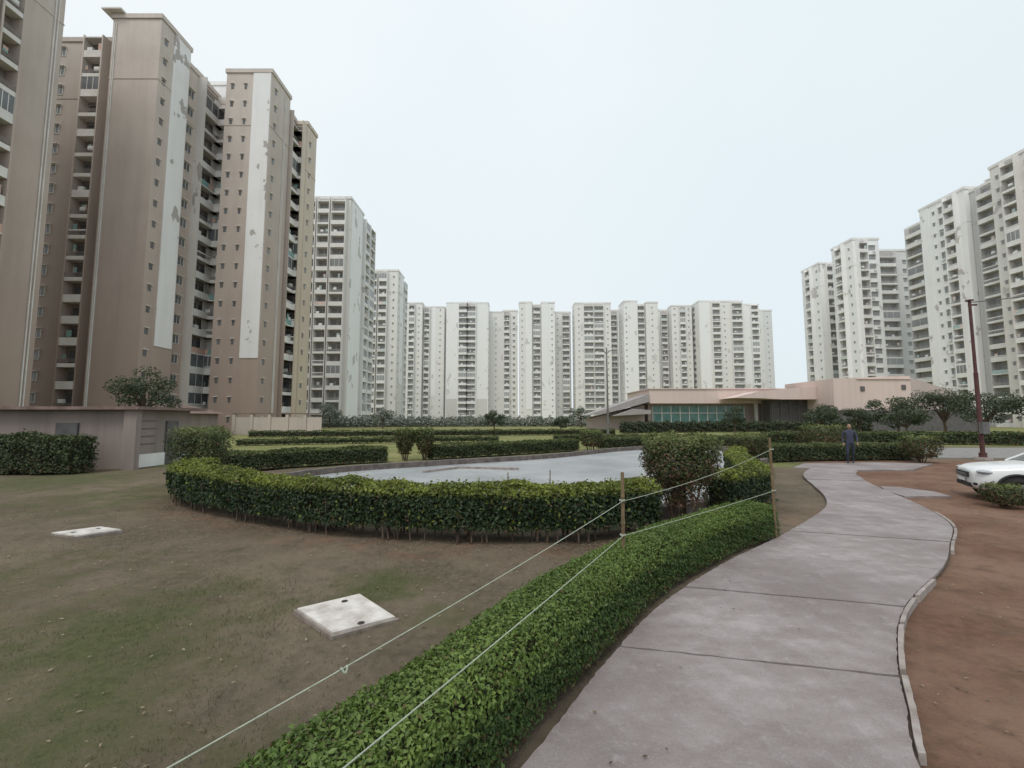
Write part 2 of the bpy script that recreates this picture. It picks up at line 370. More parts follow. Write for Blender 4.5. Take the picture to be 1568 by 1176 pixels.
while k<N-8:
    ln=random.randint(7,18); e=min(k+ln,N-1)
    pts=RR[k:e]; 
    if random.random()<.8:
        off=random.uniform(-.006,.006); n=len(pts)
        w=pts-LL[k:e]; w/=np.linalg.norm(w,axis=1)[:,None]
        A=pts-w*.024+off*w; Bq=pts+w*(.006+rng.uniform(0,.008,(n,1)))+off*w; z=.042+random.uniform(-.008,.006)
        vs=[(p[0],p[1],z) for p in A]+[(p[0],p[1],z) for p in Bq]+[(p[0],p[1],-.03) for p in A]+[(p[0],p[1],-.03) for p in Bq]
        fs=[(i,i+n,i+n+1,i+1) for i in range(n-1)]+[(i,i+1,i+1+2*n,i+2*n) for i in range(n-1)]+[(i+n+1,i+n,i+3*n,i+3*n+1) for i in range(n-1)]
        fs+=[(0,2*n,3*n,n),(n-1,2*n-1,4*n-1,3*n-1)]
        road.add('edge_kerb',m_kerb,vs,fs)
    k=e+random.choice((0,0,1))
def slab(B,part,mat,pts,z,z0=-.03):
    n=len(pts); vs=[(x,y,z) for x,y in pts]+[(x,y,z0) for x,y in pts]
    B.add(part,mat,vs,[tuple(range(n))]+[(i,(i+1)%n,(i+1)%n+n,i+n) for i in range(n)])
slab(road,'cross_path',m_conc,[(9.0,13.75),(10.6,13.1),(12.3,13.2),(14.6,14.9),(13.0,15.3),(10.2,15.0)],.030)
slab(road,'apron',m_conc,[(7.95,8.75),(8.9,8.75),(9.1,9.3),(8.9,9.9),(8.55,10.0),(8.2,9.5)],.026)
road.done()
rd=Bld('service_road')
m_road=nmat('road_asphalt',(.20,.19,.185),(.27,.255,.245),3,.9)
slab(rd,'carriageway',m_road,[(15.5,17.5),(60,14),(60,24),(17,23)],.006)
rd.done()

# ------------------------------------------------------------ pool
pool=Bld('drained_pool')
m_pool,nt,b=new_mat('pool_floor')
a=noise(nt,.5,6,.6); c=noise(nt,6,7,.7)
col=mix(nt,maprange(nt,a,.35,.65),(.24,.25,.26),(.37,.38,.385)); col=mix(nt,maprange(nt,c,.45,.7,0,.45),col,(.18,.18,.18))
nt.links.new(col,b.inputs['Base Color']); b.inputs['Roughness'].default_value=.5; bump(nt,b,c,.2,.015)
pc=[(-5.7,9.3),(-5.9,10.8),(-5.0,12.7),(-2.3,14.6),(1.6,17.1),(6,21.3),(9.5,22),(10.3,19),(9.2,15.8),(6.8,13.2),(5.2,10.6),(4.2,8.5),(2.8,7.4),(0.5,6.7),(-1.8,6.9),(-3.8,7.7)]
PC=catmull(pc+[pc[0]],.4)[:-1]
slab(pool,'floor',m_pool,[tuple(p) for p in PC],.006,-.05)
m_cop=nmat('pool_coping_stone',(.19,.16,.145),(.10,.083,.077),5,.85,bmp=.3)
def band(B,part,mat,P,o0,o1,z0,z1):
    n=len(P); T_=np.roll(P,-1,0)-np.roll(P,1,0); T_/=np.linalg.norm(T_,axis=1)[:,None]; Nn=np.c_[T_[:,1],-T_[:,0]]
    if np.dot(Nn[0],P[0]-P.mean(0))<0: Nn=-Nn
    A=P+Nn*o0; Q=P+Nn*o1
    vs=[(p[0],p[1],z0) for p in A]+[(p[0],p[1],z1) for p in A]+[(p[0],p[1],z1) for p in Q]+[(p[0],p[1],z0) for p in Q]
    fs=[]
    for i in range(n):
        j=(i+1)%n
        for r in range(3): fs.append((i+r*n,j+r*n,j+(r+1)*n,i+(r+1)*n))
    B.add(part,mat,vs,fs)
band(pool,'kerb_wall',m_cop,PC,.0,.22,-.03,.17)
# low step / channel across the floor seen at the far end
for (xa,ya,xb,yb) in [(-2.6,12.6,-1.7,13.7),(-1.7,13.7,.2,13.3)]:
    dx,dy=xb-xa,yb-ya; l=math.hypot(dx,dy); fr=(xa,ya,dx/l,dy/l,dy/l,-dx/l)
    pool.box('floor_upstand',m_kerb,0,l,-.05,.05,0,.07,fr)
pool.done()

# ------------------------------------------------------------ foliage
def leaf_mat(name,dark,mid,bright,brown=(.13,.06,.035),trans=.25):
    m,nt,b=new_mat(name)
    g=nt.nodes.new('ShaderNodeNewGeometry'); r=g.outputs['Random Per Island']
    col=mix(nt,r,dark,mid)
    col=mix(nt,attr(nt,'tint'),col,bright); col=mix(nt,attr(nt,'brown'),col,brown)
    nt.links.new(col,b.inputs['Base Color']); b.inputs['Roughness'].default_value=.45; b.inputs['Specular IOR Level'].default_value=.35
    tr=nt.nodes.new('ShaderNodeBsdfTranslucent'); nt.links.new(col,tr.inputs[0])
    ms=nt.nodes.new('ShaderNodeMixShader'); ms.inputs[0].default_value=trans
    nt.links.new(b.outputs[0],ms.inputs[1]); nt.links.new(tr.outputs[0],ms.inputs[2])
    nt.links.new(ms.outputs[0],nt.nodes['Material Output'].inputs[0])
    return m
LM_path=leaf_mat('path_hedge_leaves',(.035,.07,.018),(.09,.15,.036),(.22,.31,.07))
LM_ring=leaf_mat('ring_hedge_leaves',(.014,.03,.014),(.042,.072,.024),(.34,.38,.06))
LM_far=leaf_mat('far_hedge_leaves',(.035,.055,.025),(.07,.095,.036),(.20,.23,.07))
LM_shrub=leaf_mat('shrub_leaves',(.04,.06,.022),(.09,.115,.038),(.18,.21,.065),(.17,.085,.055))
LM_tree=leaf_mat('tree_leaves',(.035,.055,.032),(.075,.095,.052),(.11,.13,.065))
LM_pale=leaf_mat('hazy_tree_leaves',(.16,.18,.15),(.24,.26,.21),(.28,.30,.24))  # distance haze painted into the leaf colours
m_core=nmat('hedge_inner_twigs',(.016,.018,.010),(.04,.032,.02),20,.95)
m_corep=nmat('far_hedge_inner',(.10,.11,.09),(.15,.16,.13),5,.95)  # core paled as well, carrying the painted haze of the distant shrubbery
m_bark=nmat('bark',(.13,.095,.07),(.07,.05,.04),14,.9,bmp=.4)
def leaves_mesh(name,C,Nrm,Lf,Wf,mat,tint,brown,parent=None):
    n=len(C)
    Nn=Nrm+rng.normal(0,.6,(n,3)); Nn/=np.linalg.norm(Nn,axis=1)[:,None]
    R=rng.normal(0,1,(n,3)); D=np.cross(Nn,R); D/=np.linalg.norm(D,axis=1)[:,None]
    S=np.cross(Nn,D); sc=rng.uniform(.55,1.3,(n,1))
    a=C-D*Lf/2*sc; c=C+D*Lf/2*sc; l=C+S*Wf/2*sc+Nn*Wf*.18-D*Lf*.06; r=C-S*Wf/2*sc+Nn*Wf*.18-D*Lf*.06
    V=np.stack([a,l,c,r],1).reshape(-1,3); Fc=np.arange(4*n).reshape(n,4)
    me=bpy.data.meshes.new(name); me.from_pydata(V.tolist(),[],Fc.tolist())
    for nm,arr in (('tint',tint),('brown',brown)):
        at=me.attributes.new(nm,'FLOAT','POINT'); at.data.foreach_set('value',np.repeat(arr,4).astype(np.float32))
    me.materials.append(mat); o=bpy.data.objects.new(name,me); return link(o,parent)
def lump(x,y): return .5*np.sin(x*3.1+y*1.3)+.3*np.sin(x*7.3-y*5.1)+.2*np.sin(x*13+y*17)
def hedge(name,pts,w,h,Lf,nl,mat,zlo=.04,toptint=.8,amp=.03,stems=0,core_in=.07,t0=.82,core=None,sprig=.06):
    P=catmull([p[:2] for p in pts],.06); n0=len(P)
    T_=np.gradient(P,axis=0); T_/=np.linalg.norm(T_,axis=1)[:,None]; Nn=np.c_[T_[:,1],-T_[:,0]]
    d=np.r_[0,np.cumsum(np.linalg.norm(np.diff(P,axis=0),axis=1))]; L=d[-1]
    root=empty(name)
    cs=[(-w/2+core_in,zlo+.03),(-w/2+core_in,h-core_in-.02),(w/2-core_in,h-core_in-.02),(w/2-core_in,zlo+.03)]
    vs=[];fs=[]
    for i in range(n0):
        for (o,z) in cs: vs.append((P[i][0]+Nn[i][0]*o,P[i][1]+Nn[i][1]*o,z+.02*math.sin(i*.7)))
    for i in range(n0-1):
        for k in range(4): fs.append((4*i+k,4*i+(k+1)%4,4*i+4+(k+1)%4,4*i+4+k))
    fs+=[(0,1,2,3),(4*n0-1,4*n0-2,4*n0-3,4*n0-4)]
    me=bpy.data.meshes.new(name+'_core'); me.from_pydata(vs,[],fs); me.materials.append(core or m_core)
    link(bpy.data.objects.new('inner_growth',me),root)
    s=rng.uniform(0,L,nl); per=w+2*(h-zlo); q=rng.uniform(0,per,nl)
    top=q<w; right=(q>=w)&(q<w+h-zlo)
    off=np.where(top,q-w/2,np.where(right,w/2,-w/2)); z=np.where(top,h,np.where(right,zlo+(q-w),zlo+(q-w-(h-zlo))))
    e=.10*h/.5
    px=np.interp(s,d,P[:,0]); py=np.interp(s,d,P[:,1]); nx_=np.interp(s,d,Nn[:,0]); ny_=np.interp(s,d,Nn[:,1])
    sh=np.clip((z-(h-e))/e,0,1)
    off=np.where(top,off*.97,off*(1-.12*sh**2))
    zc=np.where(top,z-e*.5*np.clip((np.abs(off)/(w/2)-.6)/.4,0,1)**2,z)
    depth=np.abs(rng.normal(0,amp,nl))-amp*.8
    lm=lump(px+off*nx_*2+zc*2,py+zc*3)*amp*1.3
    depth=depth-lm
    sp=rng.random(nl)<sprig; depth=np.where(sp,depth-rng.uniform(.01,.085,nl)*min(1,h),depth)
    off=np.where(top,off,off-np.sign(off)*depth); zc=np.where(top,zc-depth,zc)
    C=np.c_[px+nx_*off,py+ny_*off,np.maximum(zc,.01)]
    NR=np.c_[np.where(top,0,np.sign(off)*nx_),np.where(top,0,np.sign(off)*ny_),np.where(top,1.,.35)]
    ne=int(nl*(w/(L*2.2))); 
    for endi,sg in ((0,-1),(n0-1,1)):
        o=rng.uniform(-w/2,w/2,ne); zz=rng.uniform(zlo,h,ne); dd=rng.normal(0,amp,ne)
        Ce=np.c_[P[endi][0]+Nn[endi][0]*o+sg*T_[endi][0]*dd,P[endi][1]+Nn[endi][1]*o+sg*T_[endi][1]*dd,zz]
        C=np.vstack([C,Ce]); NR=np.vstack([NR,np.tile([sg*T_[endi][0],sg*T_[endi][1],.3],(ne,1))])
    zt=C[:,2]/h
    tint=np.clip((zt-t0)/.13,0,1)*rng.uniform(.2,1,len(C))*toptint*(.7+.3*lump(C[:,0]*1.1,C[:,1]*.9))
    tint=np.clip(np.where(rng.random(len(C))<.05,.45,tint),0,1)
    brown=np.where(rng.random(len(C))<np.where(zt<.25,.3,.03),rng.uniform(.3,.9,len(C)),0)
    leaves_mesh('foliage',C,NR,Lf,Lf*.55,mat,tint,brown,root)
    if stems:
        B=Bld(name,root)
        for i in range(stems):
            k=random.randint(0,n0-1); o=random.uniform(-w/2+.02,w/2-.0); r=random.uniform(.006,.012)
            x=P[k][0]+Nn[k][0]*o; y=P[k][1]+Nn[k][1]*o; dx=random.uniform(-.08,.08); dy=random.uniform(-.06,.06)
            zt_=h*.75
            vs=[(x-r,y-r,0),(x+r,y-r,0),(x+r,y+r,0),(x-r,y+r,0),(x-r*.5+dx,y-r*.5+dy,zt_),(x+r*.5+dx,y-r*.5+dy,zt_),(x+r*.5+dx,y+r*.5+dy,zt_),(x-r*.5+dx,y+r*.5+dy,zt_)]
            B.add('stems',m_bark,vs,[(0,1,5,4),(1,2,6,5),(2,3,7,6),(3,0,4,7)])
        B.done()
    return root
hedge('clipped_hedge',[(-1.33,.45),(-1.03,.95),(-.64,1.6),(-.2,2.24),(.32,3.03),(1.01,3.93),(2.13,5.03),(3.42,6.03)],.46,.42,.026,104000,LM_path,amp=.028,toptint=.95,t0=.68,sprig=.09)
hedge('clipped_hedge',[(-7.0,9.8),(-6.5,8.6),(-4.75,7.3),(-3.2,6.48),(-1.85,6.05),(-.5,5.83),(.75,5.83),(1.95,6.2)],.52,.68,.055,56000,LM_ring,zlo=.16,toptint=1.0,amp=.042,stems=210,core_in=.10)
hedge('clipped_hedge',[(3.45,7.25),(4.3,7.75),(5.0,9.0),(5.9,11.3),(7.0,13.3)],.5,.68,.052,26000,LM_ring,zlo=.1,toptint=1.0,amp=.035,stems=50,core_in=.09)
hedge('clipped_hedge',[(-8.7,12.7),(-6.6,14.6),(-4.7,15.8)],.6,.56,.075,11000,LM_far,toptint=.9,amp=.04)
hedge('clipped_hedge',[(-3.2,16.7),(-.7,18.4),(3.1,21.2)],.6,.56,.08,12000,LM_far,toptint=.9,amp=.04)
hedge('clipped_hedge',[(4.6,22.3),(8.5,24.2),(13,23.6)],.6,.56,.09,9000,LM_far,toptint=.9,amp=.04)
hedge('clipped_hedge',[(8.9,15.9),(11.5,16.4),(15.8,16.9)],.8,.6,.08,14000,LM_far,toptint=.8,amp=.04)
hedge('clipped_hedge',[(-18.2,12.4),(-15,12.5),(-12.6,12.6)],.7,1.05,.085,14000,LM_far,toptint=.15,amp=.08)
hedge('clipped_hedge',[(12,46),(25,50),(40,48)],1.4,1.1,.22,12000,LM_tree,toptint=.6,amp=.12)
hedge('clipped_hedge',[(-22,36),(-10,38),(0,40),(10,42)],.8,.5,.14,9000,LM_far,toptint=.9,amp=.06)
hedge('clipped_hedge',[(-16,25),(-8,28),(-1,29.5)],.6,.32,.12,7000,LM_far,toptint=.9,amp=.05)
hedge('clipped_hedge',[(3,30),(9,31),(16,29)],.6,.4,.12,7000,LM_far,toptint=.9,amp=.05)
hedge('clipped_hedge',[(16,27),(24,27),(34,25)],1.0,.7,.14,12000,LM_far,toptint=.7,amp=.06)
hedge('distant_shrubbery',[(-50,72),(-25,78),(0,84),(25,82)],3.0,1.35,.45,12000,LM_pale,toptint=.5,amp=.45,core_in=.6,core=m_corep)

def limb(B,part,mat,pts,radii,seg=7):
    vs=[];fs=[]
    for i,p in enumerate(pts):
        p=Vector(p); d=(Vector(pts[min(i+1,len(pts)-1)])-Vector(pts[max(i-1,0)])).normalized()
        a=d.orthogonal().normalized(); c=d.cross(a)
        for k in range(seg):
            t=2*math.pi*k/seg; q=p+(a*math.cos(t)+c*math.sin(t))*radii[i]; vs.append(tuple(q))
    for i in range(len(pts)-1):
        for k in range(seg): fs.append((i*seg+k,i*seg+(k+1)%seg,(i+1)*seg+(k+1)%seg,(i+1)*seg+k))
    fs.append(tuple(range((len(pts)-1)*seg,len(pts)*seg)))
    B.add(part,mat,vs,fs)
def shrub(name,x,y,w,h,nl,Lf,mat=None,zlow=.45,stems=9,brown=.35):
    mat=mat or LM_shrub; B=Bld(name)
    for i in range(stems):
        a=random.uniform(0,6.28); r=random.uniform(.02,.16)*w; R=random.uniform(.15,.42)*w
        x0,y0=x+math.cos(a)*r,y+math.sin(a)*r; zt=h*random.uniform(.7,.9)
        limb(B,'stems',m_bark,[(x0,y0,0),(x+math.cos(a)*(r+R)*.5+random.uniform(-.03,.03),y+math.sin(a)*(r+R)*.5,zt*.5),(x+math.cos(a)*R,y+math.sin(a)*R,zt)],[.017,.012,.005],5)
    B.done()
    a=rng.uniform(0,2*np.pi,nl); rr=np.sqrt(rng.uniform(.2,1,nl)); z=rng.uniform(0,1,nl)**.75
    prof=np.clip(.70+.8*z,0,1)*np.where(z>.9,1-.25*(z-.9)/.1,1)
    sq=1/np.maximum(np.abs(np.cos(a)),np.abs(np.sin(a)))**.45
    wob=1+.07*np.sin(3*a+z*4)+.05*np.sin(7*a-z*6)
    R=w/2*rr*prof*wob*sq*.95; Z=h*(zlow+(1-zlow)*z)+.025*np.sin(a*5)*h
    C=np.c_[x+R*np.cos(a),y+R*np.sin(a),Z]+rng.normal(0,.02*w,(nl,3))
    NR=np.c_[np.cos(a)*rr,np.sin(a)*rr,z]
    k=nl//7; a2=rng.uniform(0,6.28,k); r2=rng.uniform(0,.36,k)*w; zl=min(.2,zlow)
    C=np.vstack([C,np.c_[x+r2*np.cos(a2),y+r2*np.sin(a2),rng.uniform(zl,zlow+.1,k)*h]]); NR=np.vstack([NR,np.tile([0,-.5,.5],(k,1))])
    zt=C[:,2]/h
    tint=np.clip((zt-.82)/.15,0,1)*rng.uniform(.3,1,len(C)); br=(rng.random(len(C))<np.clip(1.15-zt*1.15,0.02,.9)*brown*2)*rng.uniform(.4,1,len(C))
    leaves_mesh('foliage',C,NR,Lf,Lf*.5,mat,tint,br,B.root)
    return B.root
shrub('ornamental_shrub',2.62,6.75,1.13,1.33,14000,.05,brown=.5,zlow=.42,stems=14)
shrub('ornamental_shrub',7.75,14.0,1.1,1.08,4000,.07)
shrub('ornamental_shrub',-4.05,16.2,.75,1.2,2500,.085,zlow=.35)
shrub('ornamental_shrub',-3.35,16.4,.75,1.2,2500,.085,zlow=.35)
shrub('ornamental_shrub',-7.7,10.6,1.25,1.36,8000,.06,zlow=.25,brown=.1)
shrub('ornamental_shrub',3.95,21.4,1.2,1.0,2500,.09,zlow=.2)
shrub('ornamental_shrub',8.95,7.85,.62,.40,2200,.045,zlow=.12,brown=.3)
shrub('ornamental_shrub',14.9,15.6,1.2,.95,2500,.08,zlow=.2)
shrub('ornamental_shrub',17.5,24,2.4,1.2,2500,.12,zlow=.15)
shrub('ornamental_shrub',-21,20,2,1.1,2500,.12,zlow=.1)

def tree(name,x,y,h,r,nl,Lf,mat=None,trunk=.35,flat=.7):
    mat=mat or LM_tree; B=Bld(name); ht=h*trunk; tr=.035*h
    top=(x+random.uniform(-.1,.1)*r,y,h*.8)
    limb(B,'trunk',m_bark,[(x,y,-.05),(x+.02*h,y,ht*.6),(x-.01*h,y,ht*1.2),top],[tr,tr*.75,tr*.6,tr*.15])
    cl=[]
    for i in range(11):
        a=i*2.4+random.uniform(-.4,.4); rr=r*random.uniform(.45,.85); z=ht+(h-ht)*random.uniform(.15,.85)
        c=(x+math.cos(a)*rr,y+math.sin(a)*rr,z); cl.append((c,r*random.uniform(.25,.42)))
        limb(B,'limbs',m_bark,[(x,y,ht*random.uniform(.8,1.3)),((x+c[0])/2,(y+c[1])/2,(ht+z)/2+.08*h),c],[tr*.45,tr*.28,tr*.1],5)
    cl.append(((x,y,h*.88),r*.4)); cl.append(((x+r*.2,y-r*.2,h*.72),r*.45)); cl.append(((x-r*.2,y+r*.1,h*.62),r*.45))
    B.done()
    Cs=[];Ns=[]
    for c,cr in cl:
        n=int(nl/len(cl)); d=rng.normal(0,1,(n,3)); d/=np.linalg.norm(d,axis=1)[:,None]
        q=d*(rng.uniform(.35,1,(n,1))**.6)*cr*np.array([1,1,flat]); Cs.append(np.array(c)+q); Ns.append(d+np.array([0,0,.5]))
    C=np.vstack(Cs);NR=np.vstack(Ns)
    tint=np.clip((C[:,2]/h-.6)*2,0,1)*rng.uniform(0,1,len(C)); leaves_mesh('foliage',C,NR,Lf,Lf*.5,mat,tint,np.zeros(len(C)),B.root)
    return B.root
TR=[(-1.7,40,2.4,1.15,1800,.16),(4.8,42,1.8,.9,1200,.16),(24,46,3.0,1.2,1800,.18),(32,44,3.0,1.7,2500,.2),(35,43,2.6,1.6,2000,.2),(33,36.5,3.4,1.9,2800,.2),(36.5,36,4.0,2.4,3200,.2),(34.5,31,3.4,1.9,3000,.18),(38,30,3.6,2,2500,.18),(-25.9,30,5.3,2.3,3000,.2),(29,40,2.4,1.4,1800,.2),(30.5,33,2.3,1.4,1800,.18)]
for t in TR: tree('garden_tree',*t)
for t in [(-30,70,4,2,1200,.35),(-20,66,3.2,1.8,1000,.35),(12,74,3.5,2,1200,.35),(-36,60,4.2,2.2,1300,.3)]: tree('garden_tree',*t,mat=LM_pale)

def inside_lawn(n):
    x=rng.uniform(-9,4.2,n); y=rng.uniform(1.0,8,n)
    lim=np.interp(y,[0,.95,1.6,2.24,3.03,3.93,5.03,6.03,8],[-1.7,-1.3,-.9,-.45,.05,.75,1.9,3.2,4.2])
    ringy=np.interp(x,[-9,-6.9,-4.9,-3.3,-1.9,-.5,.75,2,3,4.2],[12,8.4,6.95,6.1,5.65,5.4,5.4,5.8,6.4,7])
    k=(x<lim)&(y<ringy); return x[k],y[k]
x,y=inside_lawn(520000)
gx_i=np.clip(np.searchsorted(gx,x),0,nx-1); gy_i=np.clip(np.searchsorted(gy,y),0,ny-1)
gv=green[gy_i,gx_i]; pn=.5+.5*np.sin(x*5.1+np.sin(y*4.3)*2)*np.cos(y*6.3+x*2+np.sin(x*11))
keep=rng.random(len(x))<np.clip(gv*1.1*pn+.07,0,1)*.5*np.clip(4/np.hypot(x,y),.2,1)
x,y=x[keep],y[keep]; n=len(x)
hgt=rng.uniform(.004,.018,n); a=rng.uniform(0,6.28,n); lx=rng.normal(0,.012,n); ly=rng.normal(0,.012,n)
b0=np.c_[x+np.cos(a)*.0022,y+np.sin(a)*.0022,np.full(n,-.02)]; b1=np.c_[x-np.cos(a)*.0022,y-np.sin(a)*.0022,np.full(n,-.02)]; tp=np.c_[x+lx,y+ly,hgt]
me=bpy.data.meshes.new('lawn_grass'); me.from_pydata(np.stack([b0,b1,tp],1).reshape(-1,3).tolist(),[],np.arange(3*n).reshape(n,3).tolist())
for nm,arr in (('tint',rng.uniform(0,.8,n)),('brown',(rng.random(n)<.5)*rng.uniform(.3,.9,n))):
    at=me.attributes.new(nm,'FLOAT','POINT'); at.data.foreach_set('value',np.repeat(arr,3).astype(np.float32))
me.materials.append(leaf_mat('grass_blades',(.055,.07,.028),(.095,.11,.045),(.14,.15,.065),(.2,.16,.105))); link(bpy.data.objects.new('lawn_grass',me))
x,y=inside_lawn(2000); x2=rng.uniform(2.2,12,1500); y2=rng.uniform(1.6,9,1500); k=x2>np.interp(y2,PR[:,1],PR[:,0])+.05
x=np.r_[x,x2[k]]; y=np.r_[y,y2[k]]
ii=rng.integers(0,len(RG),900); x=np.r_[x,RG[ii,0]+rng.normal(0,.16,900)]; y=np.r_[y,RG[ii,1]+rng.normal(.1,.16,900)]; n=len(x)
leaves_mesh('fallen_leaves',np.c_[x,y,np.full(n,.008)],np.tile([0,0,4.],(n,1)),.030,.015,leaf_mat('dry_leaf',(.18,.13,.085),(.34,.27,.19),(.45,.38,.28),(.12,.08,.05)),rng.uniform(0,.6,n),(rng.random(n)<.5)*.8)
# a few leaves blown onto the path
kk=rng.integers(5,190,90); tt=rng.uniform(.03,.97,90); px_=LL[kk]+(RR[kk]-LL[kk])*tt[:,None]
leaves_mesh('path_litter',np.c_[px_,np.full(90,.045)],np.tile([0,0,5.],(90,1)),.024,.012,leaf_mat('path_leaf',(.14,.10,.065),(.26,.2,.13),(.3,.25,.15),(.08,.05,.03)),rng.uniform(0,.5,90),(rng.random(90)<.5)*.8)

# ------------------------------------------------------------ small objects
m_slab=nmat('cover_slab_concrete',(.66,.63,.59),(.42,.38,.35),7,.85,bmp=.4)
m_dark=nmat('dark_recess',(.03,.027,.024),(.06,.05,.045),20,.95)
def cover(cx,cy,pts,hol):
    B=Bld('manhole_cover'); slab(B,'frame',nmat('cover_frame',(.30,.26,.23),(.18,.15,.13),9,.9),[(cx+(x-cx)*1.08,cy+(y-cy)*1.08) for x,y in pts],.014)
    slab(B,'slab',m_slab,pts,.030,.0)
    for hx,hy in hol:
        limb(B,'lifting_holes',m_dark,[(hx,hy,.02),(hx,hy,.0325)],[.027,.027],12)
    B.done()
cover(-1.35,3.6,[(-1.78,3.657),(-1.37,3.95),(-.93,3.51),(-1.314,3.256)],[(-1.44,3.79),(-1.16,3.40)])
cover(-5.98,6.08,[(-6.35,6.0),(-6.0,6.33),(-5.55,6.17),(-5.85,5.85)],[(-5.9,6.2),(-6.05,6.0)])
m_bam=nmat('weathered_bamboo',(.22,.16,.09),(.12,.085,.05),9,.8,mscale=(6,6,1),bmp=.3)
def stake(x,y,h,r,tx=0):
    B=Bld('bamboo_stake'); pts=[];rad=[]; z=-.1
    while z<h-.1: 
        pts.append((x+tx*z,y,z)); rad.append(r); pts.append((x+tx*(z+.02),y,z+.02)); rad.append(r*1.25); pts.append((x+tx*(z+.04),y,z+.04)); rad.append(r); z+=.24
    pts.append((x+tx*h,y,h)); rad.append(r*.95); limb(B,'cane',m_bam,pts,rad,9); B.done()
stake(1.015,3.99,1.10,.017,.008); stake(3.47,5.72,1.34,.017,-.02)
stake(-.06,6.35,.80,.008); stake(.55,6.3,.84,.008,.01)
m_rope=nmat('nylon_rope',(.30,.33,.26),(.42,.45,.37),40,.7)
def rope(name,pts,r=.004,mat=None,sag=0):
    cu=bpy.data.curves.new(name,'CURVE'); cu.dimensions='3D'; cu.bevel_depth=r; cu.bevel_resolution=2
    sp=cu.splines.new('POLY'); out=[]
    for a,b_ in zip(pts[:-1],pts[1:]):
        for t in np.linspace(0,1,16,endpoint=False): out.append([a[i]*(1-t)+b_[i]*t for i in range(3)]); out[-1][2]-=sag*4*t*(1-t)
    out.append(list(pts[-1])); sp.points.add(len(out)-1)
    for p,q in zip(sp.points,out): p.co=(*q,1)
    cu.materials.append(mat or m_rope); return link(bpy.data.objects.new(name,cu))
rope('fence_rope',[(-2.1,.15,.42),(1.015,3.97,.84),(3.44,5.7,1.18)],sag=.05,r=.003)
rope('fence_rope',[(-1.16,.35,.52),(1.015,3.97,.53),(3.45,5.7,.64)],sag=.008,r=.003)
for (px,py,z) in ((1.015,3.985,.84),(1.015,3.985,.53),(3.46,5.71,1.18),(3.46,5.71,.64)):
    pts=[(px+.024*math.cos(t),py+.024*math.sin(t),z+.004*t/6.28) for t in np.linspace(0,19,40)]
    rope('rope_knot',pts,r=.004)
pts=[(-.70+.012*math.cos(t),1.86+.012*math.sin(t),.555+.01*math.sin(t*2)) for t in np.linspace(0,14,20)]
rope('rope_knot',pts,r=.004)

m_pole=nmat('painted_steel_maroon',(.075,.03,.03),(.11,.05,.045),6,.5)
m_pole2=nmat('painted_steel_grey',(.12,.12,.12),(.17,.17,.17),6,.5)
m_lens=nmat('lamp_lens',(.6,.6,.58),(.7,.7,.68),5,.3)
B=Bld('utility_pole'); X0,Y0=18.45,16.8
limb(B,'shaft',m_pole,[(X0,Y0,-.05),(X0,Y0,.25),(X0,Y0,.26),(X0,Y0,3.4),(X0,Y0,3.42),(X0,Y0,6.3)],[.12,.12,.075,.07,.055,.05],14)
B.box('junction_box',m_pole2,X0-.17,X0+.1,Y0-.24,Y0-.09,1.0,1.45); B.box('cap',m_pole,X0-.09,X0+.09,Y0-.09,Y0+.09,6.3,6.36)
B.box('bracket',m_pole,X0-.05,X0+.28,Y0-.03,Y0+.03,6.12,6.18)
limb(B,'footing',m_kerb,[(X0,Y0,-.05),(X0,Y0,.08)],[.28,.25],14)
B.done()
rope('overhead_cable',[(X0,Y0,6.25),(27,15,7.3)],r=.02,mat=m_pole2,sag=.12)
B=Bld('street_lamp'); X0,Y0=9.0,40
limb(B,'shaft',m_pole2,[(X0,Y0,-.05),(X0,Y0,3),(X0,Y0,8.3)],[.12,.09,.05],10)
for sg in (-1,1):
    limb(B,'arms',m_pole2,[(X0,Y0,7.7),(X0+sg*.35,Y0,8.0),(X0+sg*.75,Y0,8.05)],[.04,.035,.03],6)
    B.box('luminaires',m_pole2,X0+sg*.75-.22,X0+sg*.75+.22,Y0-.12,Y0+.12,7.98,8.1); B.box('lens',m_lens,X0+sg*.75-.18,X0+sg*.75+.18,Y0-.1,Y0+.1,7.93,7.98)
B.done()

# ------------------------------------------------------------ clubhouse
B=Bld('clubhouse')
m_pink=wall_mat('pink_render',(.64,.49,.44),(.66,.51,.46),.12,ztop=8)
m_pink2=wall_mat('pink_render_shaded',(.42,.32,.29),(.47,.37,.34),.15,ztop=8)  # darker copy of the pink render, shade painted into its colour
m_teal=nmat('teal_glass',(.09,.20,.19),(.17,.31,.29),1.2,.2,spec=.5)
m_dk=nmat('recess_dark',(.09,.085,.085),(.14,.13,.13),2,.8)
m_roofg=nmat('sloping_roof_sheet',(.30,.275,.27),(.36,.335,.33),2,.7)
m_wht=nmat('white_trim',(.7,.69,.67),(.78,.77,.75),2,.7)
B.box('fascia',m_pink,19.6,39,60.5,72,3.7,5.7); B.box('coping',m_pink,19.45,39.15,60.35,72,5.71,5.85)
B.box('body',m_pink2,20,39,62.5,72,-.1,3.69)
B.box('glazing',m_teal,20.6,34,62.35,62.5,.5,3.4)
for i in range(11): B.box('mullions',m_wht,20.55+i*1.34,20.65+i*1.34,62.25,62.36,.5,3.4)
B.box('mullions',m_wht,20.5,34.1,62.27,62.36,2.3,2.4)
for i in range(4): B.box('columns',m_wht,34.8+i*1.15,35.15+i*1.15,60.8,61.15,0,3.69)
B.prism('canopy',m_pink,[(29.5,4.3),(33,5.2),(43.0,6.05),(43.0,4.1),(36,4.1),(33,4.25)],56.5,60.4)
B.box('lobby_recess',m_dk,35.5,43,58.5,60.3,-.1,4.09)
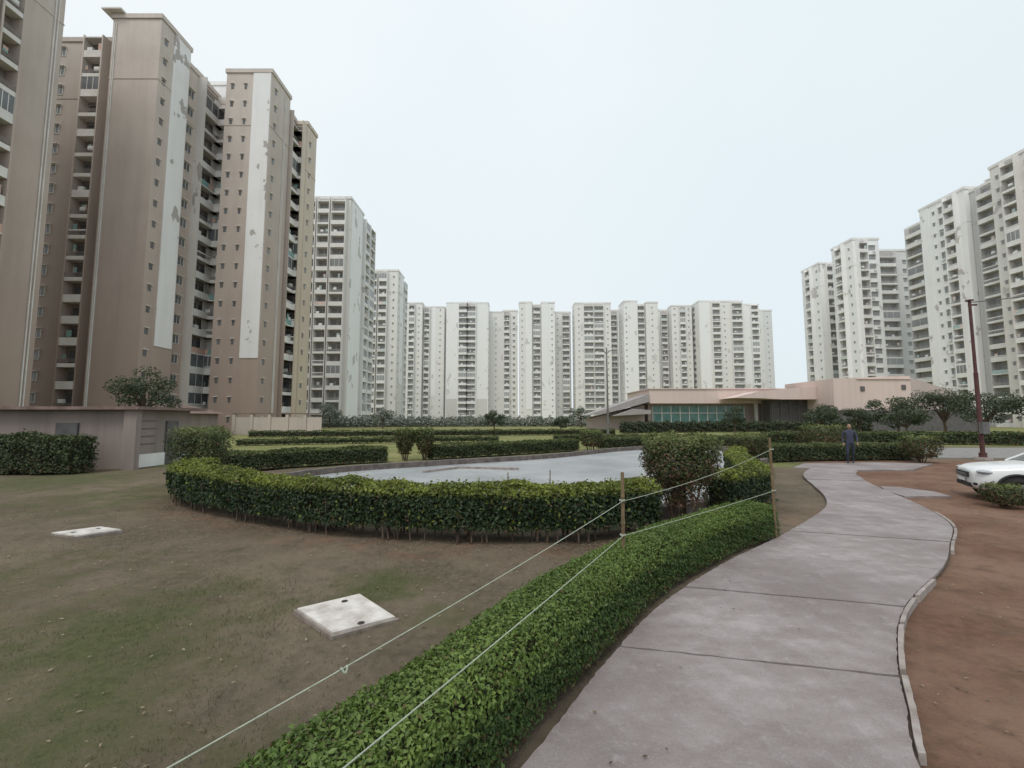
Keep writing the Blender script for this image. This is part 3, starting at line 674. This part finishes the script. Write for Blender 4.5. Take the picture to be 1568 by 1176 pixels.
for i in range(7): B.box('lobby_mullions',m_pole2,35.7+i*1.2,35.8+i*1.2,58.35,58.5,0,4.05)
B.prism('hall',m_pink,[(40.6,-.1),(40.6,6.6),(50.4,6.95),(50.4,-.1)],53.5,63)
B.box('hall_coping',m_pink,43.6,50.5,53.35,53.5,6.5,6.62)
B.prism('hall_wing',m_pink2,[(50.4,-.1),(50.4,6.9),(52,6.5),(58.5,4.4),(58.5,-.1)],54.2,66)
B.box('hall_slot',m_dk,44,44.5,53.4,53.5,5.0,5.6); B.box('hall_slot',m_dk,49.2,49.7,53.4,53.5,5.2,5.8)
B.box('hall_plinth',m_dk,38,58,53.0,53.45,-.1,2.6)
B.prism('side_canopy',m_roofg,[(10.5,2.0),(14.5,3.3),(19.4,5.0),(19.4,3.9),(13,2.2)],60,66)
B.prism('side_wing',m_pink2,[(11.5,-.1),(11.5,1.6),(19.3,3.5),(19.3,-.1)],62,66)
B.prism('side_canopy_lower',m_roofg,[(14,1.9),(17,2.9),(19.3,2.7),(19.3,2.2)],59,62)
B.done()

# ------------------------------------------------------------ shed / gatehouse on the left
B=Bld('pump_house')
m_shed=wall_mat('stained_render',(.30,.25,.225),(.48,.43,.40),.0,ztop=2.2,dirt=.9)
m_shroof=nmat('rusty_roof',(.15,.10,.085),(.25,.18,.16),3,.85)
B.box('walls',m_shed,-17.6,-12.1,13.7,16.0,-.1,1.86)
B.box('roof_slab',m_shroof,-18.0,-11.75,13.35,16.4,1.87,1.97)
B.box('plinth',m_wht,-12.1,-12.06,13.72,15.98,0,.42)
for q in (.75,1.0,1.25,1.5): B.box('weatherboard_lines',m_shroof,-12.1,-12.075,13.72,14.5,q,q+.02)
B.box('window',m_dk,-14.6,-13.9,13.64,13.7,1.05,1.45)
B.box('door',m_dk,-12.1,-12.04,14.9,15.4,0,1.5)
B.box('pier',m_shed,-12.3,-11.9,13.5,13.69,-.1,1.86)
B.done()
B=Bld('gatehouse')
B.box('walls',m_shed,-33,-27.6,36,40,-.1,2.0)
zt=3.0
B.add('roof',m_shroof,[(-33.6,35.4,2.0),(-27,35.4,2.0),(-27,40.6,2.0),(-33.6,40.6,2.0),(-30.3,38,zt)],[(0,1,4),(1,2,4),(2,3,4),(3,0,4),(0,3,2,1)])
B.box('windows',m_dk,-31.5,-30,35.94,36,.9,1.6)
B.done()
B=Bld('boundary_wall')
m_bw=wall_mat('beige_wall',(.50,.42,.36),(.55,.47,.4),.1,ztop=2)
for i in range(5):
    x=-27.4+i*1.75
    B.box('panels',m_bw,x+.15,x+1.6,42,42.15,-.1,1.7); B.box('piers',m_bw,x-.15,x+.15,41.9,42.25,-.1,2.0)
B.box('coping',m_shroof,-27.5,-19,41.85,42.3,2.01,2.1)
B.done()

# ------------------------------------------------------------ car
def car(x,y,rot,S):
    root=empty('parked_car')
    m_p,nt,b=new_mat('white_car_paint'); f=noise(nt,3); nt.links.new(mix(nt,f,(.70,.71,.72),(.77,.77,.77)),b.inputs['Base Color']); b.inputs['Roughness'].default_value=.3; b.inputs['Coat Weight'].default_value=.5
    m_g=nmat('car_glass',(.02,.025,.03),(.04,.045,.05),2,.06,spec=.6); m_b=nmat('black_trim',(.02,.02,.02),(.035,.035,.035),20,.6)
    m_t=nmat('tyre_rubber',(.02,.02,.02),(.035,.033,.03),20,.9); m_a=nmat('alloy',(.45,.45,.46),(.55,.55,.56),8,.35,metal=.8)
    m_h=nmat('headlamp_lens',(.25,.27,.29),(.5,.52,.55),12,.1,spec=.7)
    def ring(st):
        x,zb,zm,zt,w=st
        h=[(w*.90,zb),(w,zb+.12),(w*1.02,zm),(w*.99,zt-.16),(w*.93,zt-.05),(w*.78,zt),(w*.4,zt+.03)]
        return [(x,a,z) for a,z in h]+[(x,-a,z) for a,z in reversed(h)]
    def loft(name,sts,mat,cap=True,sub=2):
        vs=[];fs=[];n=14
        for s in sts: vs+=ring(s)
        for i in range(len(sts)-1):
            for k in range(n): fs.append((i*n+k,i*n+(k+1)%n,(i+1)*n+(k+1)%n,(i+1)*n+k))
        fs+=[tuple(range(n)),tuple(range(len(vs)-1,len(vs)-n-1,-1))]
        me=bpy.data.meshes.new(name); me.from_pydata(vs,[],fs); me.materials.append(mat)
        bm=bmesh.new(); bm.from_mesh(me); bmesh.ops.recalc_face_normals(bm,faces=bm.faces); bm.to_mesh(me); bm.free()
        me.polygons.foreach_set('use_smooth',[True]*len(me.polygons))
        o=link(bpy.data.objects.new(name,me),root); md=o.modifiers.new('s','SUBSURF'); md.levels=sub; md.render_levels=sub; return o
    body=loft('body',[(-2.08,.42,.55,.76,.55),(-2.05,.34,.55,.82,.66),(-1.95,.27,.55,.90,.78),(-1.75,.25,.6,.96,.85),(-1.3,.25,.6,1.01,.88),(-.8,.25,.62,1.07,.89),(0,.25,.62,1.08,.89),(1.3,.25,.62,1.1,.88),(1.85,.3,.62,1.1,.85),(2.0,.4,.6,1.0,.78),(2.03,.5,.6,.9,.7)],m_p)
    for sx in (-1.28,1.3):
        for sy in (-1,1):
            bm=bmesh.new(); bmesh.ops.create_cone(bm,cap_ends=True,segments=32,radius1=.40,radius2=.40,depth=.5)
            me=bpy.data.meshes.new('well'); bm.to_mesh(me); bm.free(); me.materials.append(m_b)
            o=link(bpy.data.objects.new('wheel_well',me),root); o.rotation_euler=(math.pi/2,0,0); o.location=(sx,sy*.655,.34)
            for nm,maj,mi,mat,yy in (('arch_trim',.41,.035,m_b,.905),('tyre',.26,.085,m_t,.86)):
                bpy.ops.mesh.primitive_torus_add(major_radius=maj,minor_radius=mi,major_segments=36,minor_segments=12)
                o=bpy.context.object; o.name=nm; o.parent=root; o.rotation_euler=(math.pi/2,0,0); o.location=(sx,sy*yy,.34 if nm=='tyre' else .36); o.data.materials.append(mat)
                if nm=='tyre': o.scale=(1,1,1.3)
                for p in o.data.polygons: p.use_smooth=True
            bm=bmesh.new(); bmesh.ops.create_cone(bm,cap_ends=True,segments=24,radius1=.08,radius2=.08,depth=.06)
            for k in range(5):
                a=k*2*math.pi/5; r_=bmesh.ops.create_cube(bm,size=1); bmesh.ops.scale(bm,vec=(.2,.055,.03),verts=r_['verts']); bmesh.ops.translate(bm,vec=(.12,0,0),verts=r_['verts']); bmesh.ops.rotate(bm,cent=(0,0,0),matrix=Matrix.Rotation(a,3,'Z'),verts=r_['verts'])
            me=bpy.data.meshes.new('rim'); bm.to_mesh(me); bm.free(); me.materials.append(m_a)
            o=link(bpy.data.objects.new('rim',me),root); o.rotation_euler=(math.pi/2,0,0); o.location=(sx,sy*.92,.34)
    def gh(name,rows,mat):
        vs=[];fs=[]
        for (x,z0,w0) in rows: vs+=[(x,w0,z0),(x,-w0,z0)]
        n=len(rows)
        me=bpy.data.meshes.new(name); me.from_pydata(vs,[],[(2*i,2*i+1,2*((i+1)%n)+1,2*((i+1)%n)) for i in range(n)]+[tuple(2*i for i in range(n)),tuple(2*i+1 for i in range(n-1,-1,-1))]); me.materials.append(mat)
        bm=bmesh.new(); bm.from_mesh(me); bmesh.ops.recalc_face_normals(bm,faces=bm.faces); bm.to_mesh(me); bm.free()
        return link(bpy.data.objects.new(name,me),root)
    gh('glasshouse',[(-.95,1.04,.80),(-.12,1.52,.62),(1.25,1.54,.60),(1.88,1.06,.76)],m_g)
    o=gh('roof',[(-.2,1.50,.645),(-.1,1.56,.63),(.5,1.60,.61),(1.25,1.57,.61),(1.35,1.49,.63)],m_p)
    def rod(nm,a,b_,r,mat):
        BB=Bld(nm,root); limb(BB,nm,mat,[a,b_],[r,r],8); BB.done()
    for sy in (-1,1):
        rod('a_pillar',(-.97,.80*sy,1.03),(-.12,.63*sy,1.54),.035,m_p); rod('b_pillar',(.45,.84*sy,1.05),(.5,.62*sy,1.55),.03,m_b); rod('c_pillar',(1.88,.76*sy,1.05),(1.28,.61*sy,1.55),.06,m_p)
        bpy.ops.mesh.primitive_uv_sphere_add(segments=20,ring_count=12); o=bpy.context.object; o.name='headlamp'; o.parent=root; o.location=(-1.80,.70*sy,.79); o.scale=(.24,.15,.07); o.rotation_euler=(0,.12,-.55*sy); o.data.materials.append(m_h)
        bpy.ops.mesh.primitive_uv_sphere_add(segments=16,ring_count=10); o=bpy.context.object; o.name='fog_lamp'; o.parent=root; o.location=(-1.98,.60*sy,.47); o.scale=(.08,.13,.07); o.data.materials.append(m_b)
        bpy.ops.mesh.primitive_uv_sphere_add(segments=16,ring_count=10); o=bpy.context.object; o.name='wing_mirror'; o.parent=root; o.location=(-.62,1.0*sy,1.12); o.scale=(.07,.12,.08); o.data.materials.append(m_p)
    BB=Bld('trim',root)
    BB.box('grille',m_b,-2.12,-1.98,-.42,.42,.62,.76); BB.box('lower_intake',m_b,-2.10,-1.96,-.5,.5,.36,.47)
    for q in (.655,.70): BB.box('grille_bars',m_a,-2.135,-2.12,-.4,.4,q,q+.015)
    BB.box('licence_plate',m_wht,-2.12,-2.10,-.22,.22,.50,.59); BB.box('sill_cladding',m_b,-.85,.85,-.915,.915,.24,.36)
    BB.box('door_seams',m_b,-.62,-.605,-.915,.915,.4,1.02); BB.box('door_seams',m_b,.42,.435,-.915,.915,.4,1.04)
    BB.done()
    root.location=(x,y,-.02); root.rotation_euler=(0,0,rot); root.scale=(S,S,S)
    return root
car(10.6,8.12,math.radians(-32),.715)

# ------------------------------------------------------------ pedestrian
def person(x,y,rot,S):
    root=empty('pedestrian')
    J=[(0,0,.96,.135),(0,0,1.15,.13),(0,.0,1.34,.155),(0,0,1.46,.085),(0,.0,1.52,.055),
       (.09,0,.90,.095),(.11,.08,.50,.062),(.11,-.06,.10,.042),(.11,.08,.05,.04),
       (-.09,0,.90,.095),(-.11,-.10,.50,.062),(-.11,-.28,.12,.042),(-.11,-.16,.05,.04),
       (.19,0,1.41,.062),(.25,-.05,1.13,.047),(.24,.08,.90,.034),
       (-.19,0,1.41,.062),(-.25,.05,1.13,.047),(-.23,.20,.94,.034)]
    E=[(0,1),(1,2),(2,3),(3,4),(0,5),(5,6),(6,7),(7,8),(0,9),(9,10),(10,11),(11,12),(2,13),(13,14),(14,15),(2,16),(16,17),(17,18)]
    me=bpy.data.meshes.new('body'); me.from_pydata([j[:3] for j in J],E,[])
    o=link(bpy.data.objects.new('clothed_body',me),root)
    md=o.modifiers.new('skin','SKIN'); md.use_smooth_shade=True
    for v,j in zip(me.skin_vertices[0].data,J): v.radius=(j[3],j[3]*.85)
    me.skin_vertices[0].data[0].use_root=True
    s=o.modifiers.new('sub','SUBSURF'); s.levels=2; s.render_levels=2
    m,nt,b=new_mat('dark_clothes'); tc=nt.nodes.new('ShaderNodeTexCoord'); sp=nt.nodes.new('ShaderNodeSeparateXYZ'); nt.links.new(tc.outputs['Object'],sp.inputs[0])
    col=mix(nt,maprange(nt,sp.outputs[2],.885,.895),(.03,.035,.06),(.045,.05,.085)); col=mix(nt,maprange(nt,sp.outputs[2],.08,.09),(.02,.02,.02),col); col=mix(nt,maprange(nt,sp.outputs[2],1.49,1.5),col,(.30,.18,.13))
    nt.links.new(col,b.inputs['Base Color']); b.inputs['Roughness'].default_value=.85; me.materials.append(m)
    m_s=nmat('skin',(.30,.18,.12),(.34,.21,.15),20,.6); m_hr=nmat('hair',(.012,.01,.009),(.02,.017,.015),30,.6)
    def sph(nm,loc,sc,mat):
        bpy.ops.mesh.primitive_uv_sphere_add(segments=20,ring_count=14); q=bpy.context.object; q.name=nm; q.parent=root; q.location=loc; q.scale=sc; q.data.materials.append(mat)
        for p in q.data.polygons: p.use_smooth=True
    sph('head',(0,.01,1.62),(.075,.092,.115),m_s); sph('hair',(0,-.015,1.645),(.082,.092,.105),m_hr); sph('nose',(0,.10,1.61),(.012,.018,.02),m_s)
    for sx in (-1,1): sph('ear',(.076*sx,0,1.615),(.01,.018,.028),m_s); sph('eye',(.03*sx,.09,1.632),(.011,.007,.007),m_hr)
    sph('mouth',(0,.094,1.565),(.024,.008,.006),nmat('lips',(.2,.08,.07),(.22,.09,.08),9,.6))
    BB=Bld('hands',root)
    for (hx,hy,hz_) in ((.24,.095,.87),(-.23,.22,.91)):
        limb(BB,'palms',m_s,[(hx,hy-.01,hz_+.04),(hx,hy+.01,hz_-.03),(hx,hy+.02,hz_-.06)],[.026,.034,.03],8)
        for k in range(4):
            yy=hy-.015+k*.02; l=(.055,.07,.075,.062)[k]; limb(BB,'fingers',m_s,[(hx,yy,hz_-.055),(hx*.98,yy+.006,hz_-.055-l*.6),(hx*.93,yy+.004,hz_-.055-l)],[.009,.008,.006],6)
        limb(BB,'thumbs',m_s,[(hx,hy+.035,hz_-.01),(hx*.97,hy+.06,hz_-.035),(hx*.95,hy+.062,hz_-.06)],[.011,.01,.008],6)
    BB.done()
    root.location=(x,y,.03); root.rotation_euler=(0,0,rot); root.scale=(S,)*3
person(11.65,14.75,math.radians(150),.79)

# ------------------------------------------------------------ world, light, camera
w=bpy.data.worlds.new('World'); scene.world=w; w.use_nodes=True; nt=w.node_tree
bg=nt.nodes['Background']; sky=nt.nodes.new('ShaderNodeTexSky'); sky.sky_type='NISHITA'; sky.sun_disc=False
el=math.radians(58)
sky.sun_elevation=el; sky.sun_rotation=math.radians(-155); sky.dust_density=6; sky.air_density=1.2; sky.ozone_density=1.5
tc=nt.nodes.new('ShaderNodeTexCoord'); sp=nt.nodes.new('ShaderNodeSeparateXYZ'); nt.links.new(tc.outputs['Generated'],sp.inputs[0])
nz=nt.nodes.new('ShaderNodeTexNoise'); nz.inputs['Scale'].default_value=1.1; nz.inputs['Detail'].default_value=3; nt.links.new(tc.outputs['Generated'],nz.inputs['Vector'])
veil=mix(nt,maprange(nt,sp.outputs[2],.0,.62),(8.5,9.0,9.3),(9.8,10.3,10.4))
veil=mix(nt,maprange(nt,nz.outputs['Fac'],.35,.65,0,.6),veil,(8.4,9.5,10.0))
veil=mix(nt,maprange(nt,sp.outputs[0],.1,.8,0,.6),veil,(7.7,8.9,9.5))
mx=nt.nodes.new('ShaderNodeMix'); mx.data_type='RGBA'; mx.inputs[0].default_value=.92
nt.links.new(sky.outputs[0],mx.inputs[6]); nt.links.new(veil,mx.inputs[7])
nt.links.new(mx.outputs[2],bg.inputs[0]); bg.inputs[1].default_value=.1
sd=bpy.data.lights.new('sun','SUN'); sd.energy=1.3; sd.angle=math.radians(25); sd.color=(1,.96,.9)
so=bpy.data.objects.new('sun',sd); link(so)
dirv=Vector((math.sin(math.radians(-155))*math.cos(el),math.cos(math.radians(-155))*math.cos(el),math.sin(el)))
so.rotation_euler=dirv.to_track_quat('Z','Y').to_euler()
cd=bpy.data.cameras.new('camera'); cam=bpy.data.objects.new('camera',cd); link(cam); scene.camera=cam
cd.sensor_width=36; cd.lens=36*650/1568; cd.clip_start=.05; cd.clip_end=6000
cam.location=(0,0,1.6); cam.rotation_euler=(math.radians(90+4.6),0,0)
for o in list(scene.objects):
    if o.parent is None:
        o.location=o.location*G
        if o.type not in ('CAMERA','LIGHT'): o.scale=o.scale*G
scene.view_settings.view_transform='Standard'; scene.view_settings.look='None'; scene.view_settings.exposure=0
